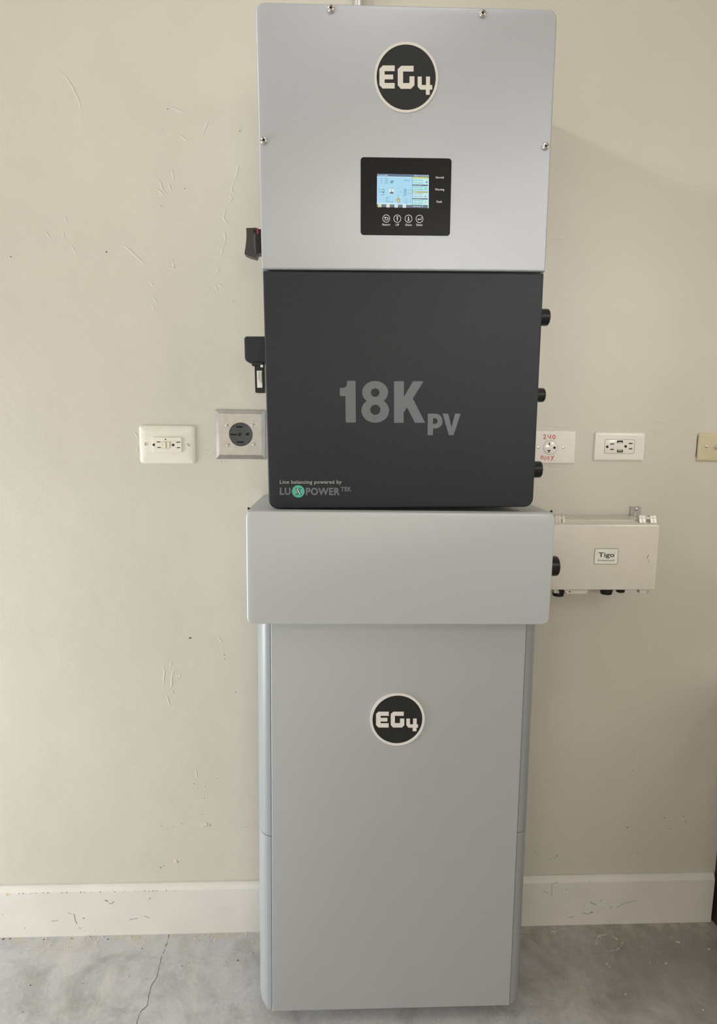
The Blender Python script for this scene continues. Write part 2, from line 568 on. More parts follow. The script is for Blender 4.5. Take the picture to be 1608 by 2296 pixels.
def blobs(name, spots, m, parent, y=0.0, n=7, thick=0.0006):
    vv, ff = [], []
    for (x, z, r) in spots:
        b0 = len(vv)
        ring = [(x + r * random.uniform(0.55, 1.25) * math.cos(2 * math.pi * i / n), z + r * random.uniform(0.55, 1.25) * math.sin(2 * math.pi * i / n)) for i in range(n)]
        vv += [(a, y, b) for a, b in ring] + [(a * 0.6 + x * 0.4, y - thick, b * 0.6 + z * 0.4) for a, b in ring]
        ff += [(b0 + i, b0 + (i + 1) % n, b0 + n + (i + 1) % n, b0 + n + i) for i in range(n)] + [tuple(b0 + n + i for i in range(n))]
    ob = link(name, mesh(name, vv, ff), m, parent)
    ob['kind'] = 'stuff'
    return ob


def spots_px(x0, y0, s, pts, y=0.0):
    out = []
    for a, b, r in pts:
        p = at_y(x0 + a / s, y0 + b / s, y)
        out.append((p.x, p.z, r))
    return out


blobs('dirt_specks', spots_px(320, 1400, 4.1, [(432, 126, .0028), (445, 122, .0016), (752, 280, .0018), (757, 318, .0012), (855, 622, .0013), (360, 1830, .0013), (175, 1850, .0012),
      (283, 1860, .001), (953, 1860, .0012), (570, 1595, .0014), (575, 1490, .001), (195, 2218, .0012), (165, 2235, .0018), (680, 1412, .001), (550, 1748, .001)])
      + spots_px(0, 0, 2.68, [(640, 1515, .0022), (1110, 1133, .0012), (65, 1542, .0015), (1008, 655, .0012)])
      + spots_px(1180, 1300, 3.28, [(785, 1405, .0013), (795, 1285, .0011), (1158, 1740, .0014), (1020, 1750, .0017), (1175, 1775, .0016), (1057, 1830, .0014), (815, 2005, .0013),
                                    (180, 1768, .0012), (70, 2005, .0014), (225, 2032, .0018), (205, 2048, .0012), (178, 2056, .0014), (950, 1895, .001), (1050, 1955, .001), (745, 1820, .002)])
      + spots_px(1180, 940, 3.757, [(996, 133, .0017)]), 'speck', wall)
blobs('paint_chips', spots_px(320, 1400, 4.1, [(585, 1840, .0062), (560, 1855, .003), (612, 1845, .004), (312, 2180, .0048), (300, 2170, .003), (508, 1820, .0018), (788, 1810, .0016), (465, 1462, .0022)])
      + spots_px(0, 0, 2.68, [(1440, 790, .0026), (1400, 1812, .0026), (965, 1238, .002)])
      + spots_px(440, 150, 8.93, [(862, 1288, .0028)]), 'gypsum', wall, thick=0.0012)

# baseboard with a sloped top bead
bb = [(-0.0, 0.0), (-0.015, 0.0), (-0.015, 0.124), (-0.011, 0.134), (-0.006, 0.138), (0.0, 0.138)]
bx0, bx1 = XL, 0.885
base = struct(link('baseboard_back', loft('baseboard_back', [[(bx0, y, z) for y, z in bb], [(bx1, y, z) for y, z in bb]]), 'base'))


def bpx(x0, y0, s, pts):
    out = []
    for a, b in pts:
        p = at_y(x0 + a / s, y0 + b / s, -0.015)
        out.append((p.x, p.z))
    return out


lines = []
for x0, y0, s, ls in [(0, 1920, 2.68, [([(630, 265), (650, 270)], 3.2), ([(655, 280), (668, 286), (685, 270)], 1.6), ([(445, 345), (452, 385), (462, 405)], 1.8), ([(900, 248), (901, 258)], 2.2),
                                       ([(495, 370), (510, 373)], 2.0), ([(310, 390), (350, 384)], 1.3), ([(780, 380), (828, 372)], 1.3), ([(410, 340), (430, 345)], 1.2), ([(475, 430), (487, 433)], 1.5),
                                       ([(865, 358), (900, 370)], 1.0), ([(143, 432), (150, 432)], 1.8)]),
                      (1130, 1900, 3.364, [([(650, 410), (672, 425), (695, 430)], 1.8), ([(590, 495), (635, 502), (670, 488)], 1.3), ([(800, 465), (815, 445)], 1.4), ([(850, 455), (900, 425), (1000, 400)], 1.1),
                                           ([(360, 370), (362, 275), (410, 262)], 0.8), ([(655, 485), (672, 490)], 1.6), ([(295, 330), (335, 345)], 1.0), ([(480, 530), (530, 520)], 1.1), ([(722, 410), (740, 395)], 1.0)])]:
    for pts, w in ls:
        lines.append((bpx(x0, y0, s, pts), w * 0.001))
o = link('scuff_marks', ribbon('scuff_marks', lines, -0.0153, -0.0148), 'scuff', base)
o['kind'] = 'stuff'
sp = []
for x0, y0, s, pts in [(1130, 1900, 3.364, [(471, 320, .0014), (548, 278, .001), (650, 258, .0014), (605, 450, .001), (1155, 350, .001), (795, 555, .001), (222, 575, .0012), (1518, 552, .0012), (742, 462, .001), (155, 480, .001)]),
                       (0, 1920, 2.68, [(512, 448, .001), (575, 445, .001), (995, 345, .0008), (505, 372, .0016), (15, 350, .0012)])]:
    for a, b, r in pts:
        q = bpx(x0, y0, s, [(a, b)])[0]
        sp.append((q[0], q[1], r))
blobs('dirt_specks', sp, 'speck', base, y=-0.0149, thick=0.0004)
# chipped paint along the top bead
sp = []
for i in range(34):
    a = random.uniform(20, 1180)
    p = at_y(a / 2.68, 1920 + (216 - a * 0.012 + random.uniform(-6, 6)) / 2.68, -0.015)
    sp.append((p.x, min(p.z, 0.1236), random.uniform(.0008, .0022)))
blobs('bead_chips', sp, 'scuff', base, y=-0.0149, thick=0.0005)
p = at_y(40 / 2.68, 1920 + 219 / 2.68, -0.015)
blobs('paint_chips', [(p.x, min(p.z, .122), .005), (p.x + .006, min(p.z, .122), .003)], 'gypsum', base, y=-0.0149)


# crack and spatter on the floor
def fpx(x0, y0, s, pts):
    return [(lambda q: (q.x, q.y))(at_z(x0 + a / s, y0 + b / s)) for a, b in pts]


crk = fpx(0, 1920, 2.68, [(1018, 470), (1005, 520), (990, 560), (965, 630), (955, 680), (940, 730), (905, 790), (895, 840), (885, 895), (850, 930), (830, 965), (820, 1008)])
crk.append((crk[-1][0] - 0.02, crk[-1][1] - 0.18))
crk.append((crk[-1][0] + 0.04, crk[-1][1] - 0.4))
fine = []
for i in range(len(crk) - 1):
    a, b = Vector(crk[i]), Vector(crk[i + 1])
    k = max(2, int((b - a).length / 0.006))
    for j in range(k):
        fine.append(a.lerp(b, j / k) + Vector((random.uniform(-1, 1) * 0.0012, 0)))
vv, ff = [], []
for i, p in enumerate(fine):
    w = random.uniform(0.0002, 0.0009)
    vv += [(p.x - w, p.y, 0.0003), (p.x + w, p.y, 0.0003)]
    if i and random.random() < 0.9:
        k = 2 * i
        ff.append((k - 2, k - 1, k + 1, k))
link('floor_crack', mesh('floor_crack', vv, ff), 'crack', floor)


def floor_blobs(name, spots, m, n=8, thick=0.0012):
    vv, ff = [], []
    for x, y, r in spots:
        b0 = len(vv)
        ring = [(x + r * random.uniform(0.5, 1.3) * math.cos(2 * math.pi * i / n), y + r * random.uniform(0.5, 1.3) * math.sin(2 * math.pi * i / n)) for i in range(n)]
        vv += [(a, b, 0.0) for a, b in ring] + [(a * 0.6 + x * 0.4, b * 0.6 + y * 0.4, thick) for a, b in ring]
        ff += [(b0 + i, b0 + (i + 1) % n, b0 + n + (i + 1) % n, b0 + n + i) for i in range(n)] + [tuple(b0 + n + i for i in range(n))]
    ob = link(name, mesh(name, vv, ff), m, floor)
    ob['kind'] = 'stuff'


sp = []
for i in range(90):
    sp.append((random.uniform(-0.86, -0.3), -0.017 - abs(random.gauss(0, 0.018)), random.uniform(.0006, .0022)))
for i in range(60):
    sp.append((random.uniform(0.3, 0.88), -0.017 - abs(random.gauss(0, 0.02)), random.uniform(.0005, .0014)))
for i in range(60):
    sp.append((random.uniform(-0.9, 0.9), random.uniform(-0.32, -0.03), random.uniform(.0005, .0016)))
for a, b, r in [(1320, 715, .004), (1305, 712, .003), (1548, 768, .003), (775, 878, .003), (800, 900, .002), (1225, 873, .003), (1100, 870, .002), (380, 638, .004), (365, 630, .003), (168, 618, .002), (585, 1050, .002), (1505, 1225, .002), (920, 1108, .0016)]:
    q = fpx(1130, 1900, 3.364, [(a, b)])[0]
    sp.append((q[0], q[1], r))
for a, b, r in [(1512, 585, .003), (770, 722, .003), (878, 738, .002)]:
    q = fpx(0, 1920, 2.68, [(a, b)])[0]
    sp.append((q[0], q[1], r))
floor_blobs('pale_crumbs', sp, 'crumb')
sp = []
for a, b, r in [(1430, 626, .0025), (182, 775, .0018), (1095, 660, .0015), (500, 765, .0015), (135, 935, .0012), (1362, 640, .0012), (1135, 640, .0012), (648, 500, .002), (265, 500, .002), (430, 495, .0016), (855, 555, .0016), (20, 498, .003), (60, 496, .002)]:
    q = fpx(0, 1920, 2.68, [(a, b)])[0]
    sp.append((q[0], q[1], r))
floor_blobs('dark_crumbs', sp, 'speck')
# broken ring of old paint on the floor
ring = fpx(1130, 1900, 3.364, [(697, 725), (697, 690), (720, 668), (770, 655), (810, 660), (840, 680), (862, 700), (895, 715), (880, 750), (850, 775), (800, 780), (760, 782), (728, 768)])
sp = []
for i in range(len(ring) - 1):
    a, b = Vector(ring[i]), Vector(ring[i + 1])
    k = max(1, int((b - a).length / 0.004))
    for j in range(k):
        if random.random() < 0.75:
            q = a.lerp(b, j / k)
            sp.append((q.x, q.y, random.uniform(.0012, .0030)))
floor_blobs('old_paint_ring', sp, 'crumb', thick=0.0006)

# ================================================================== inverter
YI, ZI = -0.27493, 1.55
FI = Frame((0, YI, ZI), lean=-0.02547, roll=-0.01223)
inv = thing('solar_inverter', 'tall silver and charcoal wall-mounted inverter with small lit screen, topmost unit of the stack', 'inverter', FI)
hw, zt, zs, zb = 0.261, 0.4686, 0.0346, -0.4053
edge = [(0.0, 0.022), (0.0, 0.0028), (0.0006, 0.0012), (0.0018, 0.0003), (0.0030, 0.0)]
link('upper_cover', slab('upper_cover', -hw, hw, zs + 0.0016, zt, (0.016, 0.016, 0.001, 0.001), edge), 'silver', inv, 50)
edge2 = [(0.0, 0.03), (0.0, 0.0048), (0.0008, 0.0030), (0.002, 0.0022), (0.0034, 0.002)]
link('lower_cover', slab('lower_cover', -hw + 0.0016, hw - 0.0016, zb, zs - 0.0012, (0.001, 0.001, 0.017, 0.017), edge2), 'char', inv, 50, label='charcoal lower cover')
link('body', slab('body', -hw + 0.009, hw - 0.009, zb + 0.018, zt - 0.012, 0.012, [(0, 0.256), (0, 0.0222)]), 'lgrey', inv, 40)
link('bottom_tray', slab('bottom_tray', -hw + 0.013, hw - 0.013, zb + 0.004, zb + 0.0178, 0.002, [(0, 0.235), (0, 0.0305)]), 'black', inv, 40)
link('mounting_bracket', box('mounting_bracket', -0.20, 0.20, 0.2562, 0.2745, -0.30, 0.02), 'galv', inv)


def screw(parent, name, x, z, y, r=0.0068, m='chrome'):
    s = link(name, lathe(name, [(r * 0.98, y), (r, y - 0.0012), (r * 0.93, y - 0.0028), (r * 0.72, y - 0.0042), (r * 0.45, y - 0.0049), (r * 0.42, y - 0.0030), (r * 0.1, y - 0.0026)], 'y', (x, 0, z), 20), m, parent, 40)
    return s


for u, vv_ in ((742, 20), (1082, 31), (591.5, 315.5), (1223, 328.5)):
    x, z = FI.px(u, vv_)
    s = screw(inv, 'screw', x, z, -0.0002)
    link('hex_socket', lathe('hex_socket', [(0.0026, -0.0034), (0.0026, -0.0029)], 'y', (x, 0, z), 6), 'hole', s)


def emblem(parent, frame, crop, center, rx, ry, inner, letters, y, dm, rm, th):
    x0, y0, s = crop
    c = frame.crop(x0, y0, s, y)
    cx, cz = c(*center)
    R = 0.25 * (c(center[0] + rx, center[1])[0] - c(center[0] - rx, center[1])[0] + c(center[0], center[1] - ry)[1] - c(center[0], center[1] + ry)[1])
    e = link('emblem', lathe('emblem', [(R * 0.97, y + 0.0002), (R * 0.97, y - th * 0.6)], 'y', (cx, 0, cz), 64), dm, parent, 40, label='round black emblem with silver rim and letters')
    link('rim', prism('rim', [circ(cx, cz, R, n=72), list(reversed(circ(cx, cz, R * inner, n=72)))], y - th, y + 0.0002), rm, e, 35)
    for pts in letters:
        link('letter', prism('letter', [lerp_poly(c, pts)], y - th, y - th * 0.5), rm, e)
    return e


LET_A = [[(275, 675), (345, 605), (580, 605), (580, 718), (378, 718), (378, 788), (550, 788), (550, 882), (378, 882), (378, 955), (580, 955), (580, 1065), (340, 1065), (275, 995)],
         [(642, 680), (712, 612), (958, 612), (958, 725), (748, 725), (748, 958), (878, 958), (878, 822), (975, 822), (975, 1000), (905, 1072), (705, 1072), (642, 1000)],
         [(1040, 828), (1122, 828), (1122, 997), (1208, 997), (1208, 828), (1287, 828), (1287, 997), (1332, 997), (1332, 1088), (1283, 1088), (1283, 1190), (1205, 1190), (1205, 1088), (1095, 1088), (1040, 1025)]]
LET_B = [[(385, 620), (435, 575), (640, 575), (640, 655), (475, 655), (475, 698), (612, 698), (612, 768), (475, 768), (475, 805), (637, 805), (637, 888), (435, 888), (385, 840)],
         [(680, 620), (735, 575), (938, 575), (938, 655), (762, 655), (762, 802), (865, 802), (865, 712), (950, 712), (950, 840), (905, 888), (725, 888), (680, 840)],
         [(992, 712), (1062, 712), (1062, 828), (1125, 828), (1125, 712), (1197, 712), (1197, 828), (1223, 828), (1223, 892), (1193, 892), (1193, 962), (1118, 962), (1118, 892), (1035, 892), (992, 845)]]
emblem(inv, FI, (820, 80, 8.933), (812, 845), 642, 707, 0.925, LET_A, -0.0002, 'embdisc', 'embsilver', 0.0014)

# --- display panel
c = FI.crop(790, 340, 6.7)
x0, z1 = c(126, 84)
x1, z0 = c(1466, 1266)
disp = link('display_panel', slab('display_panel', x0, x1, z0, z1, 0.0055, [(0, 0.0002), (0, -0.0008), (0.0005, -0.0013)]), 'blkglass', inv, 40, label='black glossy display panel with lit screen')
pc = FI.crop(790, 340, 6.7, -0.0014)
link('label_text', text_mesh('label_text', 'Normal', pc, (1255, 372, 1376, 403), -0.0015, -0.0012, 0.008), 'whiteprint', disp)
link('label_text', text_mesh('label_text', 'Warning', pc, (1243, 552, 1382, 594), -0.0015, -0.0012, 0.008), 'whiteprint', disp)
link('label_text', text_mesh('label_text', 'Fault', pc, (1268, 735, 1349, 767), -0.0015, -0.0012, 0.008), 'whiteprint', disp)
for lb, w, (a, b) in (('Return', 116, (510, 1005)), ('UP', 50, (677, 1007)), ('Down', 94, (845, 1008)), ('Enter', 94, (1011, 1010))):
    cx, cz = pc(a, b)
    R = (pc(a + 56, b)[0] - pc(a - 56, b)[0]) / 2
    k = link('touch_button', prism('touch_button', [circ(cx, cz, R, n=32), list(reversed(circ(cx, cz, R * 0.87, n=32)))], -0.0015, -0.0012), 'whiteprint', disp)
    S = lambda pts: [pc(a + p, b + q) for p, q in pts]
    W = R / 56
    if lb == 'Return':
        sh = [(S([(-12, -14), (18, -14), (28, -6), (28, 12), (18, 20), (-26, 20)]), 9 * W)]
        tri = S([(-34, -12), (-10, -30), (-10, 6)])
    elif lb == 'UP':
        sh = [(S([(0, 32), (0, -6)]), 10 * W), (S([(-16, -30), (16, -30)]), 8 * W)]
        tri = S([(-14, -2), (0, -24), (14, -2)])
    elif lb == 'Down':
        sh = [(S([(0, -32), (0, 6)]), 10 * W), (S([(-16, 30), (16, 30)]), 8 * W)]
        tri = S([(-14, 2), (14, 2), (0, 24)])
    else:
        sh = [(S([(26, -24), (26, 8), (-8, 8)]), 9 * W)]
        tri = S([(-32, 8), (-8, -8), (-8, 24)])
    link('button_icon', ribbon('button_icon', sh, -0.0015, -0.0012), 'whiteprint', disp)
    link('button_icon', prism('button_icon', [tri], -0.00155, -0.0012), 'whiteprint', disp)
    link('label_text', text_mesh('label_text', lb, pc, (a - w / 2 + 1, 1080 + (0 if lb == 'Return' else 3), a + w / 2 + 1, 1112 + (0 if lb == 'Return' else 4)), -0.0015, -0.0012, 0.008), 'whiteprint', disp)

# --- the picture on the screen, one lit sheet made of coloured pieces
SV, SF, SCOL = [], [], []


def hexl(h):
    out = []
    for i in (0, 2, 4):
        q = int(h[i:i + 2], 16) / 255
        out.append(q / 12.92 if q <= 0.04045 else ((q + 0.055) / 1.055) ** 2.4)
    return (*out, 1)


_layer = [0]


def spoly(pts, colr):
    _layer[0] += 1
    y = -0.00140 - 0.0000012 * _layer[0]
    b0 = len(SV)
    SV.extend([(q[0], y, q[1]) for q in (pc(a, b) for a, b in pts)])
    SF.append(tuple(range(b0, b0 + len(pts))))
    SCOL.append(hexl(colr))


def srect(l, t, r, b, colr):
    k = 0.023  # the screen hangs with the inverter's slight turn
    sx = lambda x, y: (x + (y - 590) * -0.006, y + (x - 760) * k)
    spoly([sx(l, t), sx(r, t), sx(r, b), sx(l, b)], colr)


def stext(s, l, t, r, b, colr, off=0.012):
    _layer[0] += 1
    y = -0.00140 - 0.0000012 * _layer[0]
    v2, ff_ = text2d(s, l, r, -b, -t, off)
    b0 = len(SV)
    for a, q in v2:
        yy = -q + (a - 760) * 0.023
        w = pc(a + (yy - 590) * -0.006, yy)
        SV.append((w[0], y, w[1]))
    for p in ff_:
        SF.append(tuple(b0 + i for i in p))
        SCOL.append(hexl(colr))


srect(371, 339, 1150, 840, 'A9DAF2')
srect(371, 339, 1150, 378, '56708C')
srect(371, 378, 902, 386, 'D8F6FA')
srect(371, 795, 902, 840, '5C7088'); srect(902, 795, 1150, 840, '51697F')
srect(371, 778, 902, 796, 'D2F2FA')
srect(899, 380, 906, 794, '6E8C8E')
srect(907, 380, 1146, 398, 'D8DC5A')
srect(907, 400, 1146, 488, 'BDEAF2'); srect(907, 510, 1146, 590, 'B4E8EE'); srect(907, 614, 1146, 692, 'C3EAF3'); srect(907, 712, 1146, 794, 'BBECEC')
srect(907, 489, 1146, 509, '4B5570'); srect(907, 592, 1146, 613, 'B6AE5C'); srect(907, 694, 1146, 711, '4A5568')
srect(1136, 400, 1150, 840, 'CBE6F0')
stext('Connected 20:03', 380, 350, 530, 370, 'E8F2FA')
stext('2023-09-18 10:01:08', 925, 347, 1110, 367, 'E8F2FA'); stext('19', 1120, 345, 1144, 368, 'F2F6FF')
stext('Solar Yield', 918, 491, 1040, 506, 'A8B4D8'); stext('Grid', 918, 595, 966, 610, 'EEF0B8'); stext('Consumption', 918, 696, 1035, 709, 'A8B4D8')
for i, (t, d) in enumerate(((424, 26), (527, 24), (628, 24), (728, 24))):
    stext('Today: 0.0kWh', 917, t - 8, 1062, t + 14, '3E7F86', 0.004)
    stext('Total: 0.0kWh', 917, t + d + 4, 1062, t + d + 22, '3E7F86', 0.004)
spoly([(1100, 468), (1112, 442), (1134, 446), (1124, 474)], '3A8CC8')
spoly(circ(1104, 440, 9, n=10), 'DDF6FF')
spoly([(1092, 538), (1112, 540), (1106, 556), (1094, 554)], '2E8F86'); srect(1088, 556, 1098, 578, '6CC8BE'); srect(1114, 552, 1124, 576, '6CC8BE')
spoly([(1086, 672), (1100, 654), (1114, 668), (1108, 686), (1090, 686)], '76604E'); spoly([(1092, 672), (1100, 662), (1107, 670), (1104, 680), (1094, 680)], 'DDE8EC')
spoly([(1084, 764), (1100, 742), (1116, 764), (1112, 774), (1088, 774)], 'C4B04C'); spoly([(1093, 764), (1100, 754), (1107, 764), (1106, 772), (1094, 772)], 'D6F2EE')
for i, t in enumerate((412, 443, 474)):
    stext('0.0V', 420, t - 7, 460, t + 9, '5A8894', 0.006); stext('0.00kW', 487, t - 7, 542, t + 9, '3C6A78', 0.01)
spoly(circ(580, 432, 17, n=14), '7FB0BC'); spoly(circ(580, 432, 12, n=14), 'C9EDF8')
spoly([(566, 472), (584, 434), (624, 436), (606, 475)], '3C86B8')
for k in range(3):
    spoly([(577 + 13 * k, 470), (580 + 13 * k, 470), (596 + 13 * k, 437), (593 + 13 * k, 437)], '8CC8E8')
spoly(circ(788, 432, 7, n=10), '21505C'); stext('Normal', 805, 422, 870, 440, '3F7480', 0.01)
srect(454, 572, 482, 628, '2E8A7C'); srect(460, 580, 477, 606, 'BDEFF4'); srect(461, 566, 474, 574, '2E8A7C')
stext('0.0V', 404, 572, 442, 588, '4A7884', 0.008); stext('0.0kW', 398, 606, 446, 622, '4A7884', 0.008); stext('0.00kW', 432, 646, 488, 660, '30606C', 0.012)
srect(558, 558, 624, 644, 'E6F4FA'); srect(566, 556, 618, 566, '86B0A8'); spoly(circ(592, 592, 9, n=10), '20303C'); srect(565, 612, 620, 636, '3A4458')
for k, (w, t) in enumerate(((16, 560), (22, 580), (20, 604), (24, 632))):
    srect(796 - w, t, 796 + w, t + 7, '4E7E8C')
for s_ in (-1, 1):
    spoly([(796 + s_ * 24, 640), (796 + s_ * 19, 640), (796 + s_ * 4, 560), (796 + s_ * 8, 560)], '5E8C98')
stext('0.0kW', 766, 648, 820, 664, '3A6874', 0.012); stext('50.0Hz', 834, 570, 890, 584, '6A98A4'); stext('240.0V', 834, 618, 890, 634, '4A7884', 0.008); stext('0.00A', 705, 598, 757, 612, '7AA8B4')
srect(690, 636, 694, 690, '6C8890')
spoly([(660, 722), (693, 692), (727, 722), (718, 724), (718, 750), (668, 750), (668, 724)], 'B59A42'); srect(688, 718, 700, 746, 'F2E9A0')
stext('0.00kW', 676, 762, 732, 776, '3A6874', 0.012)
stext('0.00kW', 500, 692, 556, 708, '4A7884', 0.01); stext('240.1V', 500, 722, 564, 736, '6A98A4'); stext('50.00Hz', 500, 748, 574, 764, '4F8490', 0.006); spoly(circ(597, 757, 7, n=8), '30606C')
for t, s_ in ((716, 'Temp'), (744, 'Batt'), (774, 'Mode')):
    stext(s_, 790, t - 9, 834, t + 8, '5F909C', 0.004); stext('0', 868, t - 8, 880, t + 8, '5F909C', 0.004)
for x, q in ((415, 'EEE6A0'), (539, 'E9EEDC'), (662, 'E6EFEA'), (785, 'E9F1F0')):
    srect(x - 25, 798, x + 24, 843, q)
spoly([(398, 816), (414, 802), (431, 816), (424, 828), (405, 828)], 'B8C87A'); srect(526, 806, 550, 830, 'D9D9A2'); srect(652, 808, 672, 832, 'B4CDC4'); srect(776, 810, 796, 832, 'C0D2D2')
stext('LCD Version: 19', 912, 808, 1066, 828, 'EAF2F8', 0.014)
sm = bpy.data.meshes.new('screen')
sm.from_pydata(SV, [], SF)
at = sm.attributes.new('Col', 'FLOAT_COLOR', 'FACE')
for i, q in enumerate(SCOL):
    at.data[i].color = q
scr = link('screen', sm, 'screen', disp, label='small lit blue screen showing energy figures')

# --- lettering on the dark cover
c = FI.crop(740, 830, 5.025, 0.002)
eight = [c(509 + 146 * math.cos(math.radians(a)), 250 - 128 * math.sin(math.radians(a))) for a in range(-48, 229, 6)]
eight += [c(510 + 156 * math.cos(math.radians(a)), 455 - 137 * math.sin(math.radians(a))) for a in range(127, 414, 6)]
pouter = [(1103, 490), (1190, 490)] + [(1190 + 78 * math.sin(math.radians(a)), 573 - 83 * math.cos(math.radians(a))) for a in range(10, 180, 10)] + [(1190, 656), (1162, 656), (1160, 732), (1100, 732)]
pin = [(1162, 541), (1183, 541)] + [(1183 + 30 * math.sin(math.radians(a)), 573 - 32 * math.cos(math.radians(a))) for a in range(15, 180, 15)] + [(1183, 605), (1160, 605)]
glyph_loops = [
    [lerp_poly(c, [(193, 120), (288, 120), (292, 590), (178, 590), (174, 292), (112, 292), (110, 200), (150, 200), (172, 193), (186, 175), (193, 150)])],
    [eight, [c(510 + 49 * math.cos(math.radians(a)), 253 + 48 * math.sin(math.radians(a))) for a in range(0, 360, 12)], [c(511 + 57 * math.cos(math.radians(a)), 446 + 57 * math.sin(math.radians(a))) for a in range(0, 360, 12)]],
    [lerp_poly(c, [(722, 125), (833, 125), (833, 300), (937, 125), (1055, 125), (933, 318), (1073, 593), (957, 593), (868, 418), (830, 478), (830, 593), (722, 593)])],
    [lerp_poly(c, pouter), lerp_poly(c, pin)],
    [lerp_poly(c, [(1268, 490), (1333, 490), (1370, 645), (1410, 490), (1472, 490), (1393, 732), (1340, 732)])],
]
ml = link('model_lettering', prism('model_lettering', glyph_loops[0], 0.0017, 0.0022), 'print', inv, label='large grey lettering on the charcoal cover')
for g in glyph_loops[1:]:
    link('letter', prism('letter', g, 0.0017, 0.0022), 'print', ml)
c = FI.crop(530, 1060, 5.025, 0.002)
link('slogan_lettering', text_mesh('slogan_lettering', 'Line balancing powered by', c, (490, 83, 1188, 137), 0.0017, 0.0022, 0.022, 1.1), 'printlight', inv)
bl = link('brand_lettering', text_mesh('brand_lettering', 'LU', c, (490, 168, 612, 250), 0.0017, 0.0022, 0.035, 1.15), 'print', inv)
link('letters', text_mesh('letters', 'POWER', c, (783, 168, 1168, 254), 0.0017, 0.0022, 0.035, 1.08), 'print', bl)
link('letters', text_mesh('letters', 'TEK', c, (1177, 160, 1297, 210), 0.0017, 0.0022, 0.028, 1.1), 'print', bl)
cx, cz = c(698, 210)
R = (c(698 + 71, 210)[0] - c(698 - 71, 210)[0]) / 2
link('brand_disc', prism('brand_disc', [circ(cx, cz, R, n=40)], 0.0016, 0.0022), 'teal', bl, label='round teal mark with black X')
xa = [lerp_poly(c, [(664, 172), (690, 172), (738, 250), (710, 250)]), lerp_poly(c, [(712, 172), (736, 172), (690, 250), (664, 250)])]
for l in xa:
    link('mark_stroke', prism('mark_stroke', [l], 0.0014, 0.0017), 'ink', bl)
link('mark_inlay', prism('mark_inlay', [lerp_poly(c, [(676, 177), (688, 177), (725, 245), (713, 245)])], 0.00125, 0.0015), 'paper', bl)
link('mark_inlay', prism('mark_inlay', [lerp_poly(c, [(716, 177), (727, 177), (712, 203), (705, 195)])], 0.00125, 0.0015), 'teal', bl)
link('mark_inlay', prism('mark_inlay', [lerp_poly(c, [(672, 245), (683, 245), (697, 222), (690, 214)])], 0.00125, 0.0015), 'teal', bl)

# --- left side: rotary disconnect handle and plug-in communication module
yd = 0.11
c = FI.crop(530, 500, 5.74, yd)
hp = lerp_poly(c, [(138, 88), (268, 83), (276, 96), (276, 405), (284, 420), (265, 468), (165, 440), (115, 415), (126, 350), (137, 260), (142, 180)])
h = link('disconnect_handle', prism('disconnect_handle', [hp], yd - 0.012, yd + 0.012), 'bbrown', inv, label='dark rotary disconnect handle')
bp_ = c(243, 130)
link('pivot_pin', lathe('pivot_pin', [(0.003, yd - 0.0128), (0.003, yd - 0.0118)], 'y', (bp_[0], 0, bp_[1]), 16), 'hole', h)
link('grip_groove', ribbon('grip_groove', [(lerp_poly(c, [(246, 160), (238, 230), (242, 310), (262, 405)]), 0.0010), (lerp_poly(c, [(256, 170), (250, 240), (255, 310), (274, 400)]), 0.0006)], yd - 0.0124, yd - 0.0118), 'print', h)
x0, z1 = c(272, 105); x1, z0 = c(316, 412)
link('switch_base', box('switch_base', x0 - 0.002, -hw + 0.0095, yd - 0.016, yd + 0.016, z0, z1, 0.002), 'black', h)
x0, z1 = c(278, 100); x1, z0 = c(300, 175)
link('lock_tab', box('lock_tab', x0, x1, yd - 0.0185, yd - 0.0162, z0, z1), 'red', h, label='red lock tab')
ym = 0.10
c = FI.crop(530, 500, 5.74, ym)
x0, z1 = c(112, 1468); x1, z0 = c(352, 1800)
cm = link('communication_module', slab('communication_module', x0, -hw + 0.0095, z0, z1, (0.006, 0.001, 0.001, 0.009), [(0.002, ym + 0.04), (0, ym + 0.036), (0, ym - 0.012), (0.002, ym - 0.016), (0.004, ym - 0.0165)]), 'char', inv, 40)
x0, z1 = c(248, 1790); x1, z0 = c(372, 2188)
link('dongle_stick', slab('dongle_stick', x0, x1, z0, z1 + 0.004, 0.002, [(0, ym + 0.012), (0, ym - 0.008), (0.0015, ym - 0.010)]), 'black', cm, 40)
x0, z1 = c(208, 1798); x1, z0 = c(352, 1845)
link('dongle_collar', box('dongle_collar', x0, x1, ym - 0.011, ym + 0.014, z0, z1 + 0.003, 0.001), 'black', cm)
x0, z1 = c(240, 1840); x1, z0 = c(250, 2185)
link('metal_rail', box('metal_rail', x0, x1 + 0.0003, ym - 0.009, ym + 0.01, z0, z1), 'galv', cm)
x0, z1 = c(320, 1832); x1, z0 = c(352, 1862)
link('metal_clip', box('metal_clip', x0, x1, ym - 0.0125, ym - 0.0105, z0, z1), 'embwhite', cm)
x0, z1 = c(271, 1906); x1, z0 = c(342, 2122)
link('sticker', box('sticker', x0, x1, ym - 0.0106, ym - 0.0098, z0, z1), 'paper', cm, label='small white printed sticker')
cs = FI.crop(530, 500, 5.74, ym - 0.0106)
tick = []
random.seed(3)
for xx, a, b in ((288, 1915, 2010), (300, 1912, 2040), (318, 1915, 2060), (328, 1915, 2050)):
    q = a
    while q < b:
        l = random.uniform(3, 9)
        tick.append(([cs(xx, q), cs(xx, min(q + l, b))], 0.0010)); q += l + random.uniform(3, 6)
link('sticker_print', ribbon('sticker_print', tick, ym - 0.01075, ym - 0.0105), 'ink', cm)


